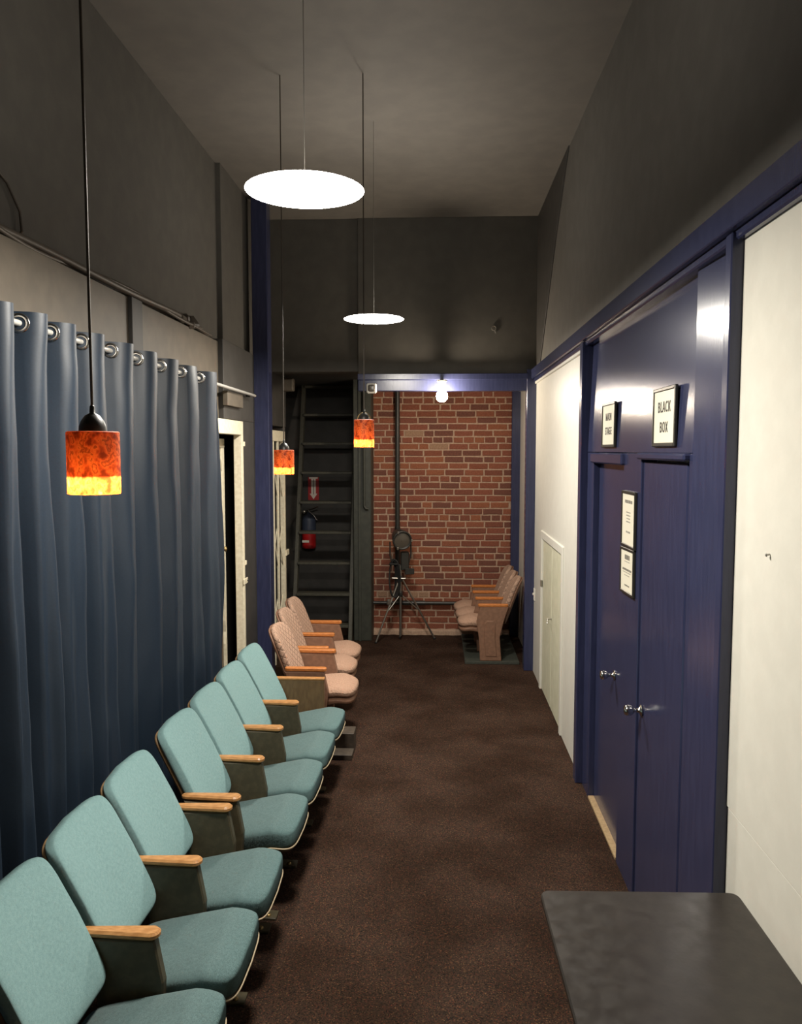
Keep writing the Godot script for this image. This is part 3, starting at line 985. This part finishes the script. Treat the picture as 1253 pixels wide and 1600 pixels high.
func far_end() -> void:
	# wall behind the ladder
	var w := setting("wall_ladder", "black wall behind the ladder")
	slab("board", Vector3(-2.4, 0.0, -10.55), Vector3(-0.9, 3.2, -10.4), M.black_wall, w)
	# pillar beside the brick
	var p := setting("wall_pillar", "dark green black pillar beside the brick wall")
	slab("pillar", Vector3(-0.975, 0.0, -9.72), Vector3(-0.765, 3.1, -9.35), M.pillar, p, 0.008)
	slab("pillar_side", Vector3(-0.975, 0.0, -10.4), Vector3(-0.9, 3.1, -9.72), M.pillar, p, 0.004)
	slab("edge_strip", Vector3(-0.915, 0.0, -9.35), Vector3(-0.885, 3.1, -9.335), M.pillar, p, 0.003)
	# navy beam over the alcove
	var b := setting("trim_2", "navy beam over the brick alcove")
	slab("beam", Vector3(-0.80, 2.84, -8.30), Vector3(0.90, 2.955, -8.17), M.navy, b, 0.006)
	slab("upper_beam", Vector3(-0.80, 2.95, -8.30), Vector3(0.90, 3.01, -8.13), M.navy, b, 0.004)
	# ladder, leaning back
	var base := Vector3(-1.345, 0, -9.28)
	var l := thing("ladder", "steep black wooden ladder leaning against the loft", "ladder", base)
	var lean := 0.30
	var up := Vector3(0, 1.0, -lean)
	for s in [-1.0, 1.0]:
		var o := part("rail", prism([Vector2(-0.055, 0.0), Vector2(0.055, 0.0), Vector2(0.055 - lean * 3.15, 3.15), Vector2(-0.055 - lean * 3.15, 3.15)], 0.045, 0.004), M.ladder, l, Vector3(s * 0.335, 0, 0))
		o.basis = Basis(Vector3(0, 0, 1), Vector3(0, 1, 0), Vector3(-1, 0, 0))
	for k in 9:
		var y := 0.19 + 0.356 * k
		part("tread", cbox(Vector3(0.63, 0.032, 0.15), 0.005), M.ladder, l, Vector3(0, y, -lean * y + 0.01))
	# extinguisher and its sign
	var x := thing("fire_extinguisher", "red fire extinguisher with chrome handle hanging behind the ladder", "fire extinguisher", Vector3(-1.65, 0.98, -10.3))
	part("cylinder", lathe([[0.0, 0.0], [0.075, 0.0], [0.088, 0.012], [0.09, 0.03], [0.09, 0.2]], 28), M.red, x)
	part("upper_band", lathe([[0.09, 0.2], [0.09, 0.36], [0.082, 0.40], [0.055, 0.43], [0.025, 0.445], [0.022, 0.47], [0.0, 0.47]], 28), M.grey_blue, x)  # upper part in dark grey blue, from mid body to neck
	part("white_label", cbox(Vector3(0.09, 0.03, 0.004), 0.001), M.white_plastic, x, Vector3(-0.03, 0.10, 0.088))
	part("valve", lathe([[0.02, 0.46], [0.022, 0.49], [0.014, 0.51], [0.0, 0.51]], 14), M.chrome, x)
	part("lever", tube([Vector3(-0.03, 0.49, 0.02), Vector3(0.04, 0.51, 0.03), Vector3(0.13, 0.545, 0.04)], 0.008), M.chrome, x)
	part("grip", tube([Vector3(0.0, 0.485, 0.02), Vector3(0.06, 0.44, 0.03), Vector3(0.11, 0.37, 0.03)], 0.007), M.chrome, x)
	part("hose", tube([Vector3(-0.02, 0.48, 0.02), Vector3(-0.09, 0.46, 0.03), Vector3(-0.14, 0.38, 0.03), Vector3(-0.13, 0.2, 0.03), Vector3(-0.11, 0.1, 0.04)], 0.012), M.rubber, x)
	part("gauge", lathe([[0.0, 0.012], [0.018, 0.012], [0.022, 0.0]], 14), M.steel, x, Vector3(-0.06, 0.475, 0.03), Vector3(PI / 2, 0, 0))
	var sg := thing("extinguisher_sign", "red sign with a white arrow pointing down behind the ladder", "sign", Vector3(-1.60, 1.75, -10.39))
	part("plate", cbox(Vector3(0.14, 0.30, 0.006), 0.001), M.red, sg)
	var q := QuadMesh.new()
	q.size = Vector2(0.138, 0.298)
	var am := paint(Color.WHITE, 0.5)
	am.albedo_texture = arrow_image()
	part("printed_arrow", q, am, sg, Vector3(0, 0, 0.0045))
	# pipes
	var v := thing("standpipe", "dark vertical pipe running down the brick wall", "pipe", Vector3(-0.475, 0, -9.67))
	part("pipe", tube([Vector3(0, 0.42, 0), Vector3(0, 1.6, 0), Vector3(0, 3.0, 0)], 0.029, 14), M.black_metal, v)
	for yy in [2.4, 1.3]:
		part("clamp", tube([Vector3(0, yy, 0), Vector3(0, yy + 0.03, 0)], 0.034, 14), M.black_metal, v)
	var hp := thing("floor_pipe", "dark horizontal pipe along the foot of the brick wall", "pipe", Vector3(0, 0.40, -9.66))
	part("pipe", tube([Vector3(-0.77, 0, 0), Vector3(0, 0, 0), Vector3(0.88, 0, 0)], 0.022, 12), M.black_metal, hp)
	part("coupling", tube([Vector3(-0.45, 0, 0), Vector3(-0.14, 0, 0)], 0.03, 12), M.black_metal, hp)
	var cd := thing("conduit", "thin grey conduit running up the dark pillar", "conduit", Vector3(-0.845, 0, -9.32))
	part("pipe", tube([Vector3(0, 1.6, 0), Vector3(0, 2.5, 0), Vector3(0, 3.05, 0)], 0.014, 10), M.pillar, cd)
	part("elbow", tube([Vector3(0, 1.6, 0), Vector3(0.02, 1.57, 0), Vector3(0.05, 1.565, 0)], 0.014, 10), M.pillar, cd)
	stage_light()
	# bare bulb on the beam
	var bl := thing("bare_bulb", "bare globe bulb in a ceramic holder on the navy beam", "light bulb", Vector3(0.045, 2.839, -8.06))
	part("holder", lathe([[0.0, 0.10], [0.05, 0.10], [0.05, 0.085], [0.03, 0.075], [0.026, 0.02], [0.0, 0.02]], 20), M.white_plastic, bl)
	part("arm", cbox(Vector3(0.035, 0.025, 0.12), 0.004), M.navy, bl, Vector3(0, 0.09, -0.06))
	part("globe", lathe([[0.0, -0.118], [0.03, -0.111], [0.052, -0.088], [0.058, -0.058], [0.051, -0.028], [0.03, 0.0], [0.018, 0.02], [0.0, 0.02]], 28), M.bulb_glow, bl)
	var ol := OmniLight3D.new()
	ol.name = "light"
	ol.light_color = Color(1.0, 0.93, 0.83)
	ol.light_energy = 0.55
	ol.light_size = 0.045
	ol.omni_range = 30.0
	ol.omni_attenuation = 2.0
	ol.shadow_enabled = true
	bl.add_child(ol)
	ol.position = Vector3(0, -0.05, 0)

func stage_light() -> void:
	var s := thing("stage_light_stand", "steel tripod stand before the brick wall", "tripod", Vector3(-0.425, 0, -9.38))
	part("column", tube([Vector3(0, 0.06, 0), Vector3(0, 0.9, 0)], 0.014, 10), M.steel, s)
	for yy in [0.74, 0.56]:
		part("collar", lathe([[0.0, yy + 0.035], [0.02, yy + 0.035], [0.026, yy + 0.02], [0.026, yy - 0.02], [0.02, yy - 0.03], [0.0, yy - 0.03]], 14), M.black_metal, s)
	part("collar_knob", tube([Vector3(-0.1, 0.75, 0.02), Vector3(0.06, 0.745, 0.02)], 0.012, 8), M.steel, s)
	for f in [Vector3(-0.28, 0, 0.14), Vector3(0.40, 0, -0.10), Vector3(-0.012, 0, -0.13)]:
		part("leg", tube([Vector3(0, 0.73, 0) + f * 0.06, f + Vector3(0, 0.012, 0)], 0.011, 8), M.steel, s)
		part("brace", tube([Vector3(0, 0.55, 0) + f * 0.02, f * 0.5 + Vector3(0, 0.37, 0)], 0.007, 6), M.steel, s)
		part("foot", lathe([[0.0, 0.0], [0.016, 0.0], [0.016, 0.02], [0.0, 0.024]], 10), M.rubber, s, f)
	var t := thing("stage_light", "black theatre spotlight with round lens on the tripod stand", "stage light", Vector3(-0.425, 0.9, -9.38), 0.25)
	part("yoke", tube([Vector3(0, 0.0, 0), Vector3(-0.10, 0.03, 0), Vector3(-0.125, 0.12, 0), Vector3(-0.125, 0.28, 0)], 0.009, 8), M.black_metal, t)
	part("yoke", tube([Vector3(0, 0.0, 0), Vector3(0.10, 0.03, 0), Vector3(0.125, 0.12, 0), Vector3(0.125, 0.28, 0)], 0.009, 8), M.black_metal, t)
	var b := part("body", lathe([[0.0, -0.14], [0.06, -0.14], [0.085, -0.11], [0.095, -0.04], [0.105, 0.06], [0.112, 0.07], [0.112, 0.11], [0.098, 0.112], [0.094, 0.09], [0.0, 0.088]], 28), M.black_metal, t, Vector3(0, 0.32, 0), Vector3(PI / 2 + 0.15, 0, 0))
	part("lens", lathe([[0.0, 0.105], [0.05, 0.10], [0.092, 0.09]], 28), M.lens, b)
	for k in 3:
		var a := TAU * k / 3.0
		part("clip", cbox(Vector3(0.02, 0.02, 0.03), 0.003), M.steel, b, Vector3(0.108 * cos(a), 0.115, 0.108 * sin(a)))
	part("rim", lathe([[0.094, 0.112], [0.1, 0.118], [0.11, 0.118], [0.114, 0.11]], 28), M.black_metal, b)
	part("clamp_body", cbox(Vector3(0.10, 0.22, 0.09), 0.012), M.black_metal, t, Vector3(0.05, 0.05, -0.02))
	part("colour_frame", cbox(Vector3(0.11, 0.07, 0.02), 0.004), M.black_metal, t, Vector3(0.10, -0.07, 0.04))
	var c := thing("cable_bundle", "black cable bundle hung from the spotlight", "cable", Vector3(-0.50, 0.42, -9.36))
	for k in 6:
		var pts := []
		for j in 17:
			var a := TAU * j / 16.0
			pts.append(Vector3((0.035 + 0.006 * k) * cos(a) + 0.006 * k - 0.02, 0.33 + (0.20 + 0.012 * (k % 3)) * sin(a), 0.012 * k - 0.03 + 0.012 * sin(a * 2.0)))
		part("loop", tube(pts, 0.009, 6), M.rubber, c)
	part("plug", cbox(Vector3(0.05, 0.07, 0.05), 0.012), M.steel, c, Vector3(-0.06, 0.05, 0.03))
	part("tie", cbox(Vector3(0.11, 0.02, 0.1), 0.006), M.rubber, c, Vector3(0, 0.50, 0))

func sign_board(called: String, at: Vector3, s: Vector2, tilt: float, words: Array, rows: Array, label: String) -> void:
	# hangs on the right wall and faces -x; its own x runs towards the lens
	var t := thing(called, label, "framed sign", at)
	t.basis = Basis(Vector3(0, 0, 1), Vector3(0, 1, 0), Vector3(-1, 0, 0)) * Basis(Vector3(0, 0, 1), tilt)
	var fw := 0.016
	for k in [-1.0, 1.0]:
		part("frame_side", cbox(Vector3(fw, s.y, 0.014), 0.003), M.frame, t, Vector3(k * (s.x - fw) / 2, 0, 0.007))
		part("frame_rail", cbox(Vector3(s.x - 2 * fw, fw, 0.014), 0.003), M.frame, t, Vector3(0, k * (s.y - fw) / 2, 0.007))
	part("paper", cbox(Vector3(s.x - 2 * fw, s.y - 2 * fw, 0.008), 0.001), M.paper, t, Vector3(0, 0, 0.005))
	for w in words:
		var tm := TextMesh.new()
		var font := SystemFont.new()
		font.font_names = PackedStringArray(["Droid Sans"])
		font.font_weight = 700
		tm.font = font
		tm.text = w[0]
		tm.font_size = 64
		tm.pixel_size = w[1] / 64.0 * 1.38
		tm.depth = 0.001
		var o := part("lettering", tm, M.ink, t, Vector3(0, w[2], 0.0095))
		o.scale = Vector3(w[3], 1, 1)
	if rows:
		var q := QuadMesh.new()
		q.size = Vector2(s.x - 2 * fw, s.y - 2 * fw)
		var m := paint(Color.WHITE, 0.6)
		m.albedo_texture = notice_image(rows)
		part("print", q, m, t, Vector3(0, 0, 0.0096))

func small_things() -> void:
	sign_board("door_sign", Vector3(WALL, 2.392, -4.675), Vector2(0.345, 0.255), 0.0, [["MAIN", 0.042, 0.045, 1.0], ["STAGE", 0.042, -0.035, 1.0]], [], "framed sign reading MAIN STAGE above the recessed navy door")
	sign_board("door_sign", Vector3(WALL, 2.392, -3.545), Vector2(0.345, 0.255), 0.0, [["BLACK", 0.046, 0.042, 1.0], ["BOX", 0.046, -0.045, 1.0]], [], "framed sign reading BLACK BOX above the flush navy door")
	sign_board("notice", Vector3(WALL, 1.895, -4.15), Vector2(0.29, 0.29), 0.0, [], [[26, 150, 14], [78, 90, 5], [92, 84, 5], [106, 70, 5], [120, 88, 5], [164, 84, 8]], "framed printed notice hanging upper of two between the navy doors")
	sign_board("notice", Vector3(WALL, 1.628, -4.155), Vector2(0.29, 0.24), deg_to_rad(1.5), [], [[22, 96, 26], [58, 110, 4], [98, 190, 12], [118, 170, 4], [134, 110, 4], [188, 100, 8]], "framed printed notice hanging lower of two between the navy doors")
	amber_lamp(Vector3(-0.864, 2.139, -1.998), 0.157, false, "amber stone pendant lamp hanging before the navy curtain")
	amber_lamp(Vector3(-0.976, 2.095, -5.119), 0.155, false, "amber stone pendant lamp hanging before the folding gate")
	amber_lamp(Vector3(-0.463, 2.266, -5.119), 0.174, true, "amber stone pendant lamp hanging before the dark pillar")
	# emergency lamp head on the beam
	var e := thing("emergency_light", "small white square emergency light at the end of the navy beam", "emergency light", Vector3(-0.657, 2.865, -8.13))
	part("housing", cbox(Vector3(0.10, 0.10, 0.06), 0.012), M.white_plastic, e)
	part("lens", pillow(Vector3(0.036, 0.014, 0.036), 0.6, 0.5, func(p: Vector3) -> Vector3: return Vector3(p.x, p.z, p.y), 20, 8), M.lens, e, Vector3(0, 0, 0.03))
	var g := thing("wall_box", "small grey box high on the black wall beside the ladder", "box", Vector3(-1.63, 2.96, -8.86))
	part("housing", cbox(Vector3(0.12, 0.14, 0.10), 0.01), M.grey_wall, g)
	part("cover", cbox(Vector3(0.10, 0.12, 0.012), 0.004), M.grey_wall, g, Vector3(0, 0, 0.054))
	var sw := thing("switch_plate", "small white switch plate on the white wall beside the navy post", "switch", Vector3(WALL - 0.004, 0.80, -8.08))
	part("plate", cbox(Vector3(0.010, 0.12, 0.075), 0.003), M.white_plastic, sw)
	part("toggle", cbox(Vector3(0.014, 0.022, 0.012), 0.002), M.white_plastic, sw, Vector3(-0.010, 0.005, 0))
	var hk := thing("hook", "small steel ring hook on the black bulkhead", "hook", Vector3(0.56, 3.46, -8.19))
	var pts := []
	for k in 13:
		var a := TAU * k / 12
		pts.append(Vector3(0.022 * cos(a), 0.022 * sin(a), 0))
	part("ring", tube(pts, 0.004, 6), M.steel, hk)
	part("stem", tube([Vector3(0.01, -0.022, 0), Vector3(0.02, -0.05, 0)], 0.006, 6), M.steel, hk)
	# screws left in the near white wall
	for p in [Vector3(WALL, 1.942, -2.416), Vector3(WALL, 2.62, -2.18)]:
		var lab := "small steel screw sticking out of the white wall, %s" % ("the lower one" if p.y < 2.2 else "just under the navy rail")
		var n := thing("screw", lab, "screw", p, 0.0, "screws left in the white wall")
		part("shank", tube([Vector3(0.0, 0, 0), Vector3(-0.010, -0.002, 0)], 0.003, 8), M.steel, n)
		part("head", lathe([[0.0, 0.003], [0.005, 0.002], [0.006, 0.0], [0.0, 0.0]], 12), M.steel, n, Vector3(-0.010, -0.002, 0), Vector3(0, 0, PI / 2))
	# loose cables along the ledge of the left wall
	var spec := [[0.018, -1.0, -6.2, 0.03, 0.0, "thick dark cable lying along the ledge above the curtain"], [0.010, -1.0, -5.9, 0.05, 1.3, "thin dark cable looped along the ledge above the curtain"], [0.008, -4.4, -6.1, 0.02, 2.2, "short dark cable bunched at the end of the ledge"]]
	for c in spec:
		var o := thing("loose_cable", c[5], "cable", Vector3(LEFT - 0.09, 3.10, 0), 0.0, "loose cables on the left ledge")
		var line := []
		for k in 40:
			var zz := lerpf(c[1], c[2], k / 39.0)
			line.append(Vector3(0.035 * sin(zz * 2.3 + c[4]) + 0.02, c[0] + c[3] * (0.5 + 0.5 * sin(zz * 3.1 + c[4] * 2.0)), zz))
		part("sheath", tube(line, c[0], 8), M.cable, o)
	var lp := thing("wall_cable", "thin dark cable curling down the black wall above the curtain", "cable", Vector3(LEFT - 0.115, 3.1, -3.24))
	var curl := Curve3D.new()
	for p in [[0.30, 0.26], [0.02, 0.29], [-0.10, 0.25], [-0.20, 0.16], [-0.21, 0.08], [-0.15, 0.02]]:
		curl.add_point(Vector3(0, p[1], p[0]), Vector3(0, 0, 0.04), Vector3(0, 0, -0.04))
	part("sheath", tube(Array(curl.get_baked_points()), 0.007, 6), M.cable, lp)
	var jb := thing("cable_clump", "dark connectors bunched on the ledge near the navy post", "connectors", Vector3(LEFT - 0.07, 3.10, -5.45))
	for k in 4:
		part("connector", cbox(Vector3(0.06, 0.05, 0.10), 0.012), M.cable, jb, Vector3(0.0, 0.03 + 0.02 * (k % 2), -0.09 * k), Vector3(0.3 * k, 0.4 * k, 0.2))
